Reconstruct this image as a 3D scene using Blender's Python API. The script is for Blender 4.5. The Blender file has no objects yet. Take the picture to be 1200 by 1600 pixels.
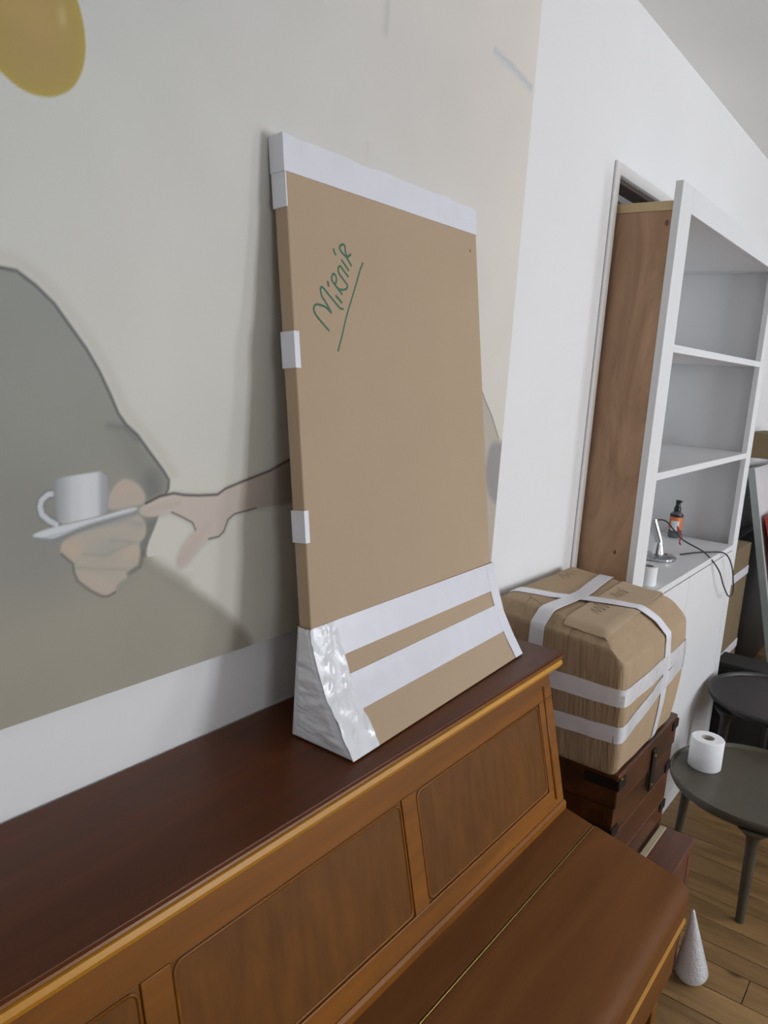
import bpy, bmesh, math, random
import numpy as np
from mathutils import Matrix, Vector, noise

random.seed(7)
SC = bpy.context.scene
COL = SC.collection

# ------------------------------------------------------------------ camera
cam_data = bpy.data.cameras.new('camera')
cam = bpy.data.objects.new('camera', cam_data)
COL.objects.link(cam)
CAM = Vector((0.0, -0.82, 1.56))
right = Vector((0.60042794, -0.79722691, 0.06257434))
down = Vector((-0.11216786, -0.16143722, -0.98048784))
fwd = Vector((0.79177311, 0.58169346, -0.18635465))
rot = Matrix((right, -down, -fwd)).transposed()
cam.matrix_world = Matrix.Translation(CAM) @ rot.to_4x4()
cam_data.sensor_fit = 'HORIZONTAL'
cam_data.sensor_width = 36.0
cam_data.lens = 36.0
cam_data.clip_start = 0.02
SC.camera = cam

# ------------------------------------------------------------------ world, daylight, exposure
SC.view_settings.view_transform = 'Standard'
SC.view_settings.look = 'None'
SC.view_settings.gamma = 1.0
SC.view_settings.use_curve_mapping = False
SC.view_settings.exposure = -0.1
world = bpy.data.worlds.new('sky')
SC.world = world
world.use_nodes = True
world.node_tree.nodes['Background'].inputs[0].default_value = (0.62, 0.74, 0.95, 1)
world.node_tree.nodes['Background'].inputs[1].default_value = 0.6

ROOM_X0, ROOM_X1, ROOM_Y, CEIL = -1.6, 5.6, -3.3, 2.5
# daylight entering through the three windows of the wall opposite the piano
WINDOWS = [(-1.25, -0.25, 0.85, 2.25), (1.90, 2.70, 0.85, 2.25), (3.50, 4.10, 0.85, 2.25)]
WIN_POWER = [22.0, 66.0, 46.0]
for (wx0, wx1, wz0, wz1), pw in zip(WINDOWS, WIN_POWER):
    ld = bpy.data.lights.new('window_daylight', 'AREA')
    ld.shape = 'RECTANGLE'
    ld.size = wx1 - wx0
    ld.size_y = wz1 - wz0
    ld.energy = pw
    ld.color = (0.90, 0.945, 1.0)
    lo = bpy.data.objects.new('window_daylight', ld)
    lo.location = ((wx0 + wx1) / 2, ROOM_Y - 0.16, (wz0 + wz1) / 2)
    lo.rotation_euler = (math.pi / 2, 0, 0)          # shines towards +y, into the room
    COL.objects.link(lo)

# ------------------------------------------------------------------ helpers
def lin(c):
    return tuple((v / 255 / 12.92) if v <= 10 else ((v / 255 + 0.055) / 1.055) ** 2.4 for v in c)

def mat_new(name):
    m = bpy.data.materials.new(name)
    m.use_nodes = True
    return m, m.node_tree.nodes, m.node_tree.links, m.node_tree.nodes['Principled BSDF']

def plain(name, rgb, rough=0.6, metal=0.0, var=0.06, scale=12.0, bump=0.0, bscale=60.0, coat=0.0, spec=0.5):
    """procedural material: base colour with a soft noise variation and optional fine relief"""
    m, n, l, b = mat_new(name)
    tc = n.new('ShaderNodeTexCoord')
    nz = n.new('ShaderNodeTexNoise')
    nz.inputs['Scale'].default_value = scale
    nz.inputs['Detail'].default_value = 4
    l.new(tc.outputs['Object'], nz.inputs['Vector'])
    r = n.new('ShaderNodeValToRGB')
    c = lin(rgb)
    r.color_ramp.elements[0].position = 0.3
    r.color_ramp.elements[1].position = 0.7
    r.color_ramp.elements[0].color = tuple(v * (1 - var) for v in c) + (1,)
    r.color_ramp.elements[1].color = tuple(min(1, v * (1 + var)) for v in c) + (1,)
    l.new(nz.outputs['Fac'], r.inputs['Fac'])
    l.new(r.outputs['Color'], b.inputs['Base Color'])
    b.inputs['Roughness'].default_value = rough
    b.inputs['Metallic'].default_value = metal
    b.inputs['Coat Weight'].default_value = coat
    b.inputs['Coat Roughness'].default_value = 0.15
    b.inputs['Specular IOR Level'].default_value = spec
    if bump > 0:
        n2 = n.new('ShaderNodeTexNoise')
        n2.inputs['Scale'].default_value = bscale
        n2.inputs['Detail'].default_value = 5
        l.new(tc.outputs['Object'], n2.inputs['Vector'])
        bp = n.new('ShaderNodeBump')
        bp.inputs['Strength'].default_value = bump
        bp.inputs['Distance'].default_value = 0.004
        l.new(n2.outputs['Fac'], bp.inputs['Height'])
        l.new(bp.outputs['Normal'], b.inputs['Normal'])
    return m

def wood(name, dark, light, axis='X', scale=7.0, stretch=9.0, rough=0.4, coat=0.0, knots=False, bump=0.05, distort=1.2, spec=0.5):
    """grain running along `axis`: noise squeezed across it"""
    m, n, l, b = mat_new(name)
    tc = n.new('ShaderNodeTexCoord')
    mp = n.new('ShaderNodeMapping')
    s = [stretch, stretch, stretch]
    s['XYZ'.index(axis)] = 1.0
    mp.inputs['Scale'].default_value = s
    l.new(tc.outputs['Object'], mp.inputs['Vector'])
    oi = n.new('ShaderNodeObjectInfo')
    add = n.new('ShaderNodeVectorMath'); add.operation = 'ADD'
    mul = n.new('ShaderNodeMath'); mul.operation = 'MULTIPLY'; mul.inputs[1].default_value = 37.0
    l.new(oi.outputs['Random'], mul.inputs[0])
    l.new(mp.outputs['Vector'], add.inputs[0]); l.new(mul.outputs[0], add.inputs[1])
    nz = n.new('ShaderNodeTexNoise')
    nz.inputs['Scale'].default_value = scale / 3
    nz.inputs['Detail'].default_value = 7
    nz.inputs['Roughness'].default_value = 0.6
    nz.inputs['Distortion'].default_value = distort
    l.new(add.outputs[0], nz.inputs['Vector'])
    r = n.new('ShaderNodeValToRGB')
    r.color_ramp.elements[0].position = 0.28
    r.color_ramp.elements[1].position = 0.72
    r.color_ramp.elements[0].color = lin(dark) + (1,)
    r.color_ramp.elements[1].color = lin(light) + (1,)
    l.new(nz.outputs['Fac'], r.inputs['Fac'])
    out = r.outputs['Color']
    if knots:
        vo = n.new('ShaderNodeTexVoronoi')
        vo.inputs['Scale'].default_value = 3.0
        mp2 = n.new('ShaderNodeMapping')
        s2 = [1.6, 1.6, 1.6]; s2['XYZ'.index(axis)] = 1.0
        mp2.inputs['Scale'].default_value = s2
        l.new(tc.outputs['Object'], mp2.inputs['Vector'])
        add2 = n.new('ShaderNodeVectorMath'); add2.operation = 'ADD'
        l.new(mp2.outputs['Vector'], add2.inputs[0]); l.new(mul.outputs[0], add2.inputs[1])
        l.new(add2.outputs[0], vo.inputs['Vector'])
        kr = n.new('ShaderNodeValToRGB')
        kr.color_ramp.elements[0].position = 0.03
        kr.color_ramp.elements[1].position = 0.09
        kr.color_ramp.elements[0].color = (0.12, 0.08, 0.05, 1)
        kr.color_ramp.elements[1].color = (1, 1, 1, 1)
        l.new(vo.outputs['Distance'], kr.inputs['Fac'])
        mx = n.new('ShaderNodeMix'); mx.data_type = 'RGBA'; mx.blend_type = 'MULTIPLY'
        mx.inputs['Factor'].default_value = 0.8
        l.new(out, mx.inputs['A']); l.new(kr.outputs['Color'], mx.inputs['B'])
        out = mx.outputs['Result']
    # slow tone shift from piece to piece
    hv = n.new('ShaderNodeHueSaturation')
    mr = n.new('ShaderNodeMapRange')
    mr.inputs['To Min'].default_value = 0.9; mr.inputs['To Max'].default_value = 1.1
    l.new(oi.outputs['Random'], mr.inputs['Value'])
    l.new(mr.outputs['Result'], hv.inputs['Value'])
    l.new(out, hv.inputs['Color'])
    l.new(hv.outputs['Color'], b.inputs['Base Color'])
    b.inputs['Roughness'].default_value = rough
    b.inputs['Specular IOR Level'].default_value = spec
    b.inputs['Coat Weight'].default_value = coat
    b.inputs['Coat Roughness'].default_value = 0.18
    bp = n.new('ShaderNodeBump')
    bp.inputs['Strength'].default_value = bump
    bp.inputs['Distance'].default_value = 0.002
    l.new(nz.outputs['Fac'], bp.inputs['Height'])
    l.new(bp.outputs['Normal'], b.inputs['Normal'])
    return m

def tag(o, label=None, cat=None, group=None, kind=None):
    if label: o['label'] = label
    if cat: o['category'] = cat
    if group: o['group'] = group
    if kind: o['kind'] = kind
    return o

def empty(name, loc):
    e = bpy.data.objects.new(name, None)
    e.empty_display_size = 0.05
    e.location = loc
    COL.objects.link(e)
    return e

def obj(name, bm, mat, parent=None, smooth=False, auto=None):
    """link a bmesh given in WORLD coordinates as one mesh object with its origin at its own base"""
    bmesh.ops.recalc_face_normals(bm, faces=bm.faces[:])
    xs = [v.co for v in bm.verts]
    lo = Vector((min(c[i] for c in xs) for i in range(3)))
    hi = Vector((max(c[i] for c in xs) for i in range(3)))
    org = Vector(((lo.x + hi.x) / 2, (lo.y + hi.y) / 2, lo.z))
    bmesh.ops.translate(bm, verts=bm.verts[:], vec=-org)
    me = bpy.data.meshes.new(name)
    bm.to_mesh(me); bm.free()
    me.materials.append(mat)
    if smooth:
        for p in me.polygons: p.use_smooth = True
        if auto:
            me.set_sharp_from_angle(angle=math.radians(auto))
    o = bpy.data.objects.new(name, me)
    COL.objects.link(o)
    o.location = org
    if parent is not None:
        o.parent = parent
        o.location = org - WORLD[parent.name]
    WORLD[o.name] = org
    return o
WORLD = {}

def thing(name, loc, label, cat, group=None):
    e = empty(name, loc)
    WORLD[e.name] = Vector(loc)
    return tag(e, label, cat, group)

def struct(name, bm, mat, **k):
    return tag(obj(name, bm, mat, **k), kind='structure')

def add_box(bm, lo, hi, bevel=0.0, seg=2):
    r = bmesh.ops.create_cube(bm, size=1.0)
    vs = r['verts']
    for v in vs:
        v.co = Vector([(lo[i] + hi[i]) / 2 + v.co[i] * (hi[i] - lo[i]) for i in range(3)])
    if bevel > 0:
        es = set(e for v in vs for e in v.link_edges)
        bmesh.ops.bevel(bm, geom=list(es), offset=bevel, segments=seg, profile=0.5, affect='EDGES')
    return bm

def box(lo, hi, bevel=0.0, seg=2):
    return add_box(bmesh.new(), lo, hi, bevel, seg)

def add_lathe(bm, prof, seg=32, mtx=None, cap=True):
    rings = []
    for r, z in prof:
        ring = []
        for k in range(seg):
            a = 2 * math.pi * k / seg
            p = Vector((r * math.cos(a), r * math.sin(a), z))
            ring.append(bm.verts.new(mtx @ p if mtx else p))
        rings.append(ring)
    for a, b in zip(rings, rings[1:]):
        for k in range(seg):
            bm.faces.new((a[k], a[(k + 1) % seg], b[(k + 1) % seg], b[k]))
    if cap:
        if prof[0][0] > 1e-6: bm.faces.new(rings[0][::-1])
        if prof[-1][0] > 1e-6: bm.faces.new(rings[-1])
    return bm

def lathe(prof, seg=32, mtx=None, cap=True):
    return add_lathe(bmesh.new(), prof, seg, mtx, cap)

def smooth_path(pts, n=8):
    """Catmull-Rom through the points"""
    P = [Vector(p) for p in pts]
    P = [P[0] * 2 - P[1]] + P + [P[-1] * 2 - P[-2]]
    out = []
    for i in range(1, len(P) - 2):
        for k in range(n):
            t = k / n
            a, b, c, d = P[i - 1], P[i], P[i + 1], P[i + 2]
            out.append(0.5 * ((2 * b) + (c - a) * t + (2 * a - 5 * b + 4 * c - d) * t * t + (3 * b - a - 3 * c + d) * t ** 3))
    out.append(P[-2])
    return out

def add_tube(bm, path, rad, seg=8):
    path = [Vector(p) for p in path]
    rings = []
    up = Vector((0.123, 0.31, 0.94))
    for i, p in enumerate(path):
        t = (path[min(i + 1, len(path) - 1)] - path[max(i - 1, 0)]).normalized()
        a = t.cross(up)
        if a.length < 1e-4: a = t.cross(Vector((1, 0, 0)))
        a.normalize(); b = a.cross(t).normalized(); up = b
        r = rad(i / (len(path) - 1)) if callable(rad) else rad
        rings.append([bm.verts.new(p + (a * math.cos(2 * math.pi * k / seg) + b * math.sin(2 * math.pi * k / seg)) * r) for k in range(seg)])
    for a, b in zip(rings, rings[1:]):
        for k in range(seg):
            bm.faces.new((a[k], a[(k + 1) % seg], b[(k + 1) % seg], b[k]))
    bm.faces.new(rings[0][::-1]); bm.faces.new(rings[-1])
    return bm

def tube(path, rad, seg=8):
    return add_tube(bmesh.new(), path, rad, seg)

def prism_x(poly_yz, x0, x1, bevel=0.0):
    """extrude a (y, z) outline along x"""
    bm = bmesh.new()
    a = [bm.verts.new((x0, y, z)) for y, z in poly_yz]
    b = [bm.verts.new((x1, y, z)) for y, z in poly_yz]
    n = len(a)
    bm.faces.new(a[::-1]); bm.faces.new(b)
    for i in range(n):
        bm.faces.new((a[i], a[(i + 1) % n], b[(i + 1) % n], b[i]))
    if bevel > 0:
        bmesh.ops.bevel(bm, geom=bm.edges[:], offset=bevel, segments=2, profile=0.5, affect='EDGES')
    return bm

def grid_solid(F, us, vs, thick):
    """thin sheet F(u, v) -> (point, outward normal) given a real thickness"""
    bm = bmesh.new()
    top = [[None] * len(vs) for _ in us]; bot = [[None] * len(vs) for _ in us]
    for i, u in enumerate(us):
        for j, v in enumerate(vs):
            p, nr = F(u, v)
            top[i][j] = bm.verts.new(p + nr * thick)
            bot[i][j] = bm.verts.new(p)
    I, J = len(us), len(vs)
    for i in range(I - 1):
        for j in range(J - 1):
            bm.faces.new((top[i][j], top[i + 1][j], top[i + 1][j + 1], top[i][j + 1]))
            bm.faces.new((bot[i][j], bot[i][j + 1], bot[i + 1][j + 1], bot[i + 1][j]))
    for i in range(I - 1):
        bm.faces.new((top[i][0], bot[i][0], bot[i + 1][0], top[i + 1][0]))
        bm.faces.new((top[i][J - 1], top[i + 1][J - 1], bot[i + 1][J - 1], bot[i][J - 1]))
    for j in range(J - 1):
        bm.faces.new((top[0][j], top[0][j + 1], bot[0][j + 1], bot[0][j]))
        bm.faces.new((top[I - 1][j], bot[I - 1][j], bot[I - 1][j + 1], top[I - 1][j + 1]))
    return bm

def lsp(a, b, n):
    return [a + (b - a) * i / (n - 1) for i in range(n)]

# traced outlines of the painting, wall position in mm, and of the handwriting on the board
PAINT = {
  'balloon': [(418, 1819), (437, 1809), (457, 1808), (474, 1812), (494, 1825), (506, 1845), (511, 1868), (509, 1892), (502, 1914), (490, 1933), (466, 1941), (440, 1936), (415, 1920), (396, 1890), (390, 1861), (397, 1833)],
  'figure': [(374, 1637), (412, 1634), (429, 1633), (449, 1621), (470, 1604), (489, 1581), (508, 1558), (524, 1534), (538, 1508), (549, 1485), (560, 1471), (576, 1458), (595, 1435), (615, 1411), (624, 1398), (623, 1386), (618, 1375), (610, 1357), (606, 1345), (586, 1306), (601, 1289), (653, 1255), (711, 1211), (759, 1166), (789, 1127), (765, 1083), (395, 1086), (170, 1148), (152, 1462), (246, 1595)],
  'outline': [(412, 1634), (429, 1633), (449, 1621), (470, 1604), (489, 1581), (508, 1558), (524, 1534), (538, 1508), (549, 1485), (560, 1471), (576, 1458), (595, 1435), (615, 1411), (624, 1398), (623, 1386), (618, 1378)],
  'sleeve': [(536, 1470), (554, 1472), (560, 1470), (576, 1458), (595, 1435), (615, 1411), (624, 1398), (622, 1383), (606, 1345), (593, 1318), (586, 1304), (580, 1315), (589, 1343), (577, 1386), (545, 1443)],
  'lap': [(586, 1306), (601, 1289), (653, 1255), (711, 1211), (759, 1166), (789, 1127), (765, 1083), (395, 1086), (170, 1148), (182, 1317), (476, 1273), (563, 1277)],
  'cup': [(464, 1409), (474, 1413), (502, 1415), (533, 1417), (536, 1386), (535, 1366), (519, 1362), (494, 1360), (471, 1358), (467, 1374)],
  'saucer': [(435, 1350), (458, 1356), (485, 1358), (527, 1362), (574, 1369), (578, 1363), (545, 1359), (502, 1353), (477, 1346), (462, 1343), (454, 1345)],
  'finger': [(531, 1372), (534, 1382), (543, 1397), (554, 1405), (565, 1404), (579, 1396), (589, 1381), (587, 1370), (567, 1369), (545, 1367)],
  'handL': [(472, 1330), (475, 1338), (487, 1344), (510, 1349), (545, 1355), (576, 1361), (588, 1348), (590, 1335), (587, 1326), (578, 1321), (582, 1309), (583, 1298), (578, 1291), (565, 1287), (563, 1279), (548, 1274), (544, 1264), (534, 1260), (525, 1262), (509, 1273), (494, 1287), (489, 1299), (488, 1309), (474, 1322)],
  'knuckle': [(472, 1330), (475, 1338), (487, 1340), (500, 1332), (500, 1318), (486, 1314), (476, 1321)],
  'handLlo': [(489, 1299), (494, 1301), (518, 1291), (544, 1279), (548, 1272), (543, 1263), (531, 1261), (509, 1273), (494, 1287)],
  'handR': [(578, 1364), (589, 1371), (610, 1378), (632, 1380), (649, 1376), (673, 1373), (706, 1371), (720, 1378), (753, 1386), (804, 1397), (871, 1420), (945, 1435), (952, 1351), (876, 1344), (780, 1344), (738, 1340), (726, 1333), (719, 1317), (710, 1311), (692, 1310), (676, 1300), (663, 1288), (651, 1278), (642, 1278), (638, 1285), (641, 1296), (652, 1312), (669, 1326), (663, 1337), (645, 1347), (629, 1355), (615, 1354), (599, 1352), (583, 1356)],
  'armline': [(589, 1371), (610, 1378), (632, 1380), (649, 1376), (673, 1373), (706, 1371), (720, 1378), (753, 1386), (804, 1397), (871, 1420)],
  'handRline': [(780, 1344), (738, 1340), (726, 1333), (719, 1317), (710, 1311), (692, 1310)],
  'thumbline': [(669, 1326), (663, 1337), (645, 1347), (629, 1355)],
  'handLline': [(474, 1323), (488, 1309), (489, 1299), (494, 1287), (509, 1273), (525, 1262), (534, 1260), (544, 1263)],
  'fig2': [(1396, 1541), (1429, 1503), (1463, 1470), (1503, 1421), (1583, 1336), (1634, 1083), (1337, 1138), (1272, 1582)],
  'fig2line': [(1396, 1541), (1429, 1503), (1463, 1470), (1503, 1421)],
  'fig2dark': [(1463, 1408), (1496, 1413), (1538, 1412), (1538, 1251), (1454, 1318)],
  'streak': [(1352, 2150), (1422, 2145), (1507, 2132)],
  'mark1': [(994, 1897), (996, 1869)],
  'mark2': [(1023, 2106), (1022, 2065)],
  'handle': [(467, 1395), (459, 1395), (451, 1389), (449, 1382), (451, 1373), (459, 1365), (468, 1359)],
}
STROKES = [
   [(0.1444, 0.6379), (0.1139, 0.6541), (0.0916, 0.6674), (0.0833, 0.6775), (0.0874, 0.686), (0.0988, 0.6891), (0.1242, 0.6877), (0.143, 0.6828), (0.157, 0.6759), (0.1333, 0.6975), (0.1214, 0.7058), (0.1156, 0.7191), (0.1205, 0.7256), (0.1298, 0.7233), (0.1559, 0.7091), (0.1873, 0.6926), (0.2002, 0.6872), (0.2122, 0.6872)] ,
   [(0.148, 0.74), (0.1516, 0.7288)] ,
   [(0.1796, 0.7132), (0.2067, 0.6994)] ,
   [(0.2105, 0.7171), (0.1788, 0.7349), (0.1666, 0.7447), (0.1729, 0.7561), (0.1843, 0.754), (0.1864, 0.7433), (0.1788, 0.7349)] ,
   [(0.1788, 0.7349), (0.198, 0.7271), (0.2256, 0.7293), (0.2353, 0.738), (0.2176, 0.7491), (0.1986, 0.7615), (0.1982, 0.7723)] ,
   [(0.1982, 0.7723), (0.207, 0.7755), (0.2231, 0.7669), (0.2426, 0.756)] ,
   [(0.2138, 0.7894), (0.2314, 0.7787), (0.2459, 0.769)] ,
   [(0.1824, 0.8093), (0.1834, 0.8033), (0.1909, 0.7964)] ,
   [(0.2595, 0.7806), (0.2369, 0.7965), (0.2141, 0.8066), (0.21, 0.8154), (0.2226, 0.8215), (0.2327, 0.8195), (0.2347, 0.8072), (0.2406, 0.7984)] ,
   [(0.2386, 0.7959), (0.2589, 0.8051)] ,
   [(0.3149, 0.7932), (0.2982, 0.7755), (0.2766, 0.7446), (0.2473, 0.7054), (0.2223, 0.6703), (0.1968, 0.6276), (0.1763, 0.5967)] ,
]

# ------------------------------------------------------------------ materials
M = {}
M['wall'] = plain('white wall paint', (232, 231, 231), 0.65, var=0.015, scale=2.0, bump=0.03, bscale=90)
M['ceiling'] = plain('ceiling paint', (236, 236, 233), 0.8, var=0.02, scale=2.0)
M['trim'] = plain('white gloss trim paint', (226, 223, 220), 0.4, var=0.02)
M['shelf'] = plain('white bookcase paint', (224, 224, 225), 0.42, var=0.015, scale=3)
M['ply'] = wood('raw plywood', (140, 106, 80), (182, 146, 116), 'Z', scale=5, stretch=4.5, rough=0.6, distort=3.0, bump=0.03)
M['pine'] = wood('pine batten', (186, 160, 118), (208, 184, 142), 'Y', rough=0.6)
M['subfloor'] = plain('dark floor gap', (46, 36, 26), 0.9)
M['plank'] = wood('oak floor plank', (110, 82, 48), (156, 122, 78), 'Y', scale=8, stretch=7, rough=0.5, knots=True, bump=0.06)
M['piano'] = wood('piano walnut veneer', (92, 53, 10), (116, 71, 17), 'Z', scale=6, stretch=20, rough=0.42, coat=0.06, bump=0.02, spec=0.3, distort=0.4)
M['piano_rail'] = wood('piano frame wood', (108, 63, 13), (140, 85, 22), 'X', scale=6, stretch=12, rough=0.4, coat=0.06, bump=0.02, spec=0.3, distort=0.5)
M['piano_lit_edge'] = wood('piano edge wood with painted highlight', (178, 122, 34), (204, 146, 50), 'X', scale=6, stretch=9, rough=0.36, coat=0.2, bump=0.02)  # same wood as the frame, lightened to paint in the window light
M['piano_top'] = wood('piano dark top', (78, 37, 12), (104, 53, 19), 'X', scale=5, stretch=9, rough=0.42, coat=0.05, bump=0.01, spec=0.3)
M['piano_lid'] = wood('piano fallboard', (90, 51, 17), (114, 70, 26), 'X', scale=5, stretch=12, rough=0.6, coat=0.0, bump=0.01, spec=0.2, distort=0.5)
M['brass'] = plain('brass', (150, 124, 70), 0.4, metal=1.0)
M['card'] = plain('brown cardboard', (181, 158, 132), 0.85, var=0.025, scale=5, bump=0.03, bscale=200)
M['card_edge'] = plain('dull brown cardboard', (116, 99, 73), 0.85, var=0.06, scale=20)
M['card_dark'] = plain('creased cardboard', (156, 132, 104), 0.9, var=0.07, scale=24, bump=0.12, bscale=60)
M['tape'] = plain('white packing tape', (226, 226, 234), 0.3, var=0.02, scale=30, bump=0.12, bscale=35, coat=0.2)
M['film'] = plain('crumpled white film', (228, 229, 233), 0.2, var=0.04, scale=40, bump=0.35, bscale=70, coat=0.5)
M['marker'] = plain('green marker', (60, 108, 84), 0.7)
M['black_marker'] = plain('black marker', (92, 78, 62), 0.8)
M['iron'] = plain('black iron', (30, 28, 28), 0.5, metal=0.5, bump=0.1)
M['trunk_side'] = wood('trunk wood', (36, 17, 9), (96, 54, 25), 'X', scale=5, stretch=4, rough=0.36, bump=0.08, coat=0.1)
M['bench'] = wood('reddish brown wood', (78, 44, 28), (104, 62, 40), 'X', scale=6, stretch=7, rough=0.5)
M['table_black'] = plain('black stained wood', (38, 36, 36), 0.42, var=0.1)
M['table_brown'] = plain('dark brown stained wood', (72, 66, 54), 0.45, var=0.1)
M['paper'] = plain('white tissue paper', (232, 232, 234), 0.95, var=0.02, bump=0.2, bscale=180)
M['kraft'] = plain('kraft core', (180, 172, 160), 0.9)
M['chrome'] = plain('chrome', (205, 208, 212), 0.12, metal=1.0, var=0.01)
M['cable'] = plain('black rubber cable', (22, 22, 24), 0.5)
M['red_wire'] = plain('red wire', (160, 40, 58), 0.5)
M['black_plastic'] = plain('black plastic', (24, 24, 27), 0.35)
M['amber'] = plain('grey bottle body', (92, 94, 98), 0.2, coat=0.4)
M['orange'] = plain('orange label', (208, 116, 60), 0.5)
M['yellow'] = plain('yellow label', (222, 166, 92), 0.5)
M['white_label'] = plain('white label', (216, 220, 226), 0.5)
M['grey_edge'] = plain('grey green panel edge', (142, 150, 148), 0.35, coat=0.2)
M['red_panel'] = plain('red board', (176, 66, 58), 0.6)
M['white_wrap'] = plain('white wrapped board', (208, 206, 208), 0.5, bump=0.1, bscale=30)
M['dark_box'] = plain('black box', (34, 33, 33), 0.55)
M['niche_shade'] = plain('recess colour darkened for shade', (98, 84, 76), 0.9, var=0.1)  # dark brown puts the shade inside the recess into the colour
m, n, l, b = mat_new('creased carton board')
tc = n.new('ShaderNodeTexCoord'); mp = n.new('ShaderNodeMapping'); mp.inputs['Scale'].default_value = (24, 80, 5)
l.new(tc.outputs['Object'], mp.inputs['Vector'])
nz = n.new('ShaderNodeTexNoise'); nz.inputs['Scale'].default_value = 1.0; nz.inputs['Detail'].default_value = 5; nz.inputs['Distortion'].default_value = 0.6
l.new(mp.outputs['Vector'], nz.inputs['Vector'])
ge = n.new('ShaderNodeNewGeometry'); sx = n.new('ShaderNodeSeparateXYZ'); l.new(ge.outputs['True Normal'], sx.inputs[0])
mr = n.new('ShaderNodeMapRange'); mr.inputs['From Min'].default_value = -0.3; mr.inputs['From Max'].default_value = -0.85
mr.inputs['To Min'].default_value = 0.03; mr.inputs['To Max'].default_value = 0.9
l.new(sx.outputs['X'], mr.inputs['Value'])
bp = n.new('ShaderNodeBump'); bp.inputs['Distance'].default_value = 0.012
l.new(mr.outputs['Result'], bp.inputs['Strength']); l.new(nz.outputs['Fac'], bp.inputs['Height']); l.new(bp.outputs['Normal'], b.inputs['Normal'])
rp = n.new('ShaderNodeValToRGB')
rp.color_ramp.elements[0].position = 0.35; rp.color_ramp.elements[1].position = 0.65
rp.color_ramp.elements[0].color = lin((166, 142, 114)) + (1,); rp.color_ramp.elements[1].color = lin((171, 147, 118)) + (1,)
l.new(nz.outputs['Fac'], rp.inputs['Fac']); l.new(rp.outputs['Color'], b.inputs['Base Color'])
b.inputs['Roughness'].default_value = 0.9
M['carton'] = m
M['knot'] = plain('wood knot', (106, 80, 56), 0.7)
M['beige'] = plain('beige cloth edge', (176, 160, 134), 0.9)

# ------------------------------------------------------------------ the room
NX0, NX1, NZ, NY = 2.052, 3.42, 2.085, 0.30      # recess behind the bookcase
bm = bmesh.new()
add_box(bm, (ROOM_X0 - 0.1, 0, -0.05), (NX0, 0.12, CEIL + 0.05))
add_box(bm, (NX1, 0, -0.05), (ROOM_X1 + 0.1, 0.12, CEIL + 0.05))
add_box(bm, (NX0, 0, NZ), (NX1, 0.12, CEIL + 0.05))
wall_back = struct('wall_back', bm, M['wall'])
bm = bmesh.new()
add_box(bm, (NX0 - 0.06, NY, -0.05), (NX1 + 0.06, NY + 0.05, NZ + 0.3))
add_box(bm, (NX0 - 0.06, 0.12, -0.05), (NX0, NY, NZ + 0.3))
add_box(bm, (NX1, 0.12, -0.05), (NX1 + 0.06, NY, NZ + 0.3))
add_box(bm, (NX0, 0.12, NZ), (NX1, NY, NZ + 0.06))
struct('wall_niche', bm, M['niche_shade'])
bm = bmesh.new()
add_box(bm, (NX0 - 0.032, -0.008, 0.0), (NX0 - 0.0005, 0.0, NZ + 0.032), 0.0039, 3)
add_box(bm, (NX0 - 0.0005, -0.008, NZ + 0.0005), (NX1, 0.0, NZ + 0.032), 0.0039, 3)
struct('trim_1', bm, M['trim'])
struct('trim_2', box((NX0 + 0.002, 0.050, NZ - 0.030), (NX1 - 0.002, 0.066, NZ - 0.0125), 0.002), M['trim'])
struct('soffit_shade', box((NX0 + 0.0005, 0.004, NZ - 0.012), (NX1 - 0.0005, 0.298, NZ - 0.0005)), M['niche_shade'])  # added board, its dark colour stands for shade under the soffit
struct('wall_left', box((ROOM_X0 - 0.1, ROOM_Y - 0.1, -0.05), (ROOM_X0, 0, CEIL + 0.05)), M['wall'])
struct('wall_right', box((ROOM_X1, ROOM_Y - 0.1, -0.05), (ROOM_X1 + 0.1, 0, CEIL + 0.05)), M['wall'])
struct('ceiling', box((ROOM_X0, ROOM_Y, CEIL), (ROOM_X1, 0, CEIL + 0.05)), M['ceiling'])
bm = bmesh.new()
xs = [ROOM_X0]
for (a, b, c, d) in WINDOWS:
    add_box(bm, (xs[-1], ROOM_Y - 0.15, -0.05), (a, ROOM_Y, CEIL + 0.05))
    add_box(bm, (a, ROOM_Y - 0.15, -0.05), (b, ROOM_Y, c))
    add_box(bm, (a, ROOM_Y - 0.15, d), (b, ROOM_Y, CEIL + 0.05))
    xs.append(b)
add_box(bm, (xs[-1], ROOM_Y - 0.15, -0.05), (ROOM_X1, ROOM_Y, CEIL + 0.05))
struct('wall_front', bm, M['wall'])
for i, (a, b, c, d) in enumerate(WINDOWS):
    bm = bmesh.new()
    t = 0.05
    y0, y1 = ROOM_Y - 0.10, ROOM_Y - 0.06
    add_box(bm, (a, y0, c), (a + t, y1, d)); add_box(bm, (b - t, y0, c), (b, y1, d))
    add_box(bm, (a + t, y0, c), (b - t, y1, c + t)); add_box(bm, (a + t, y0, d - t), (b - t, y1, d))
    add_box(bm, ((a + b) / 2 - 0.03, y0, c + t), ((a + b) / 2 + 0.03, y1, d - t))
    struct('window_%d' % (i + 1), bm, M['trim'])

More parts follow.
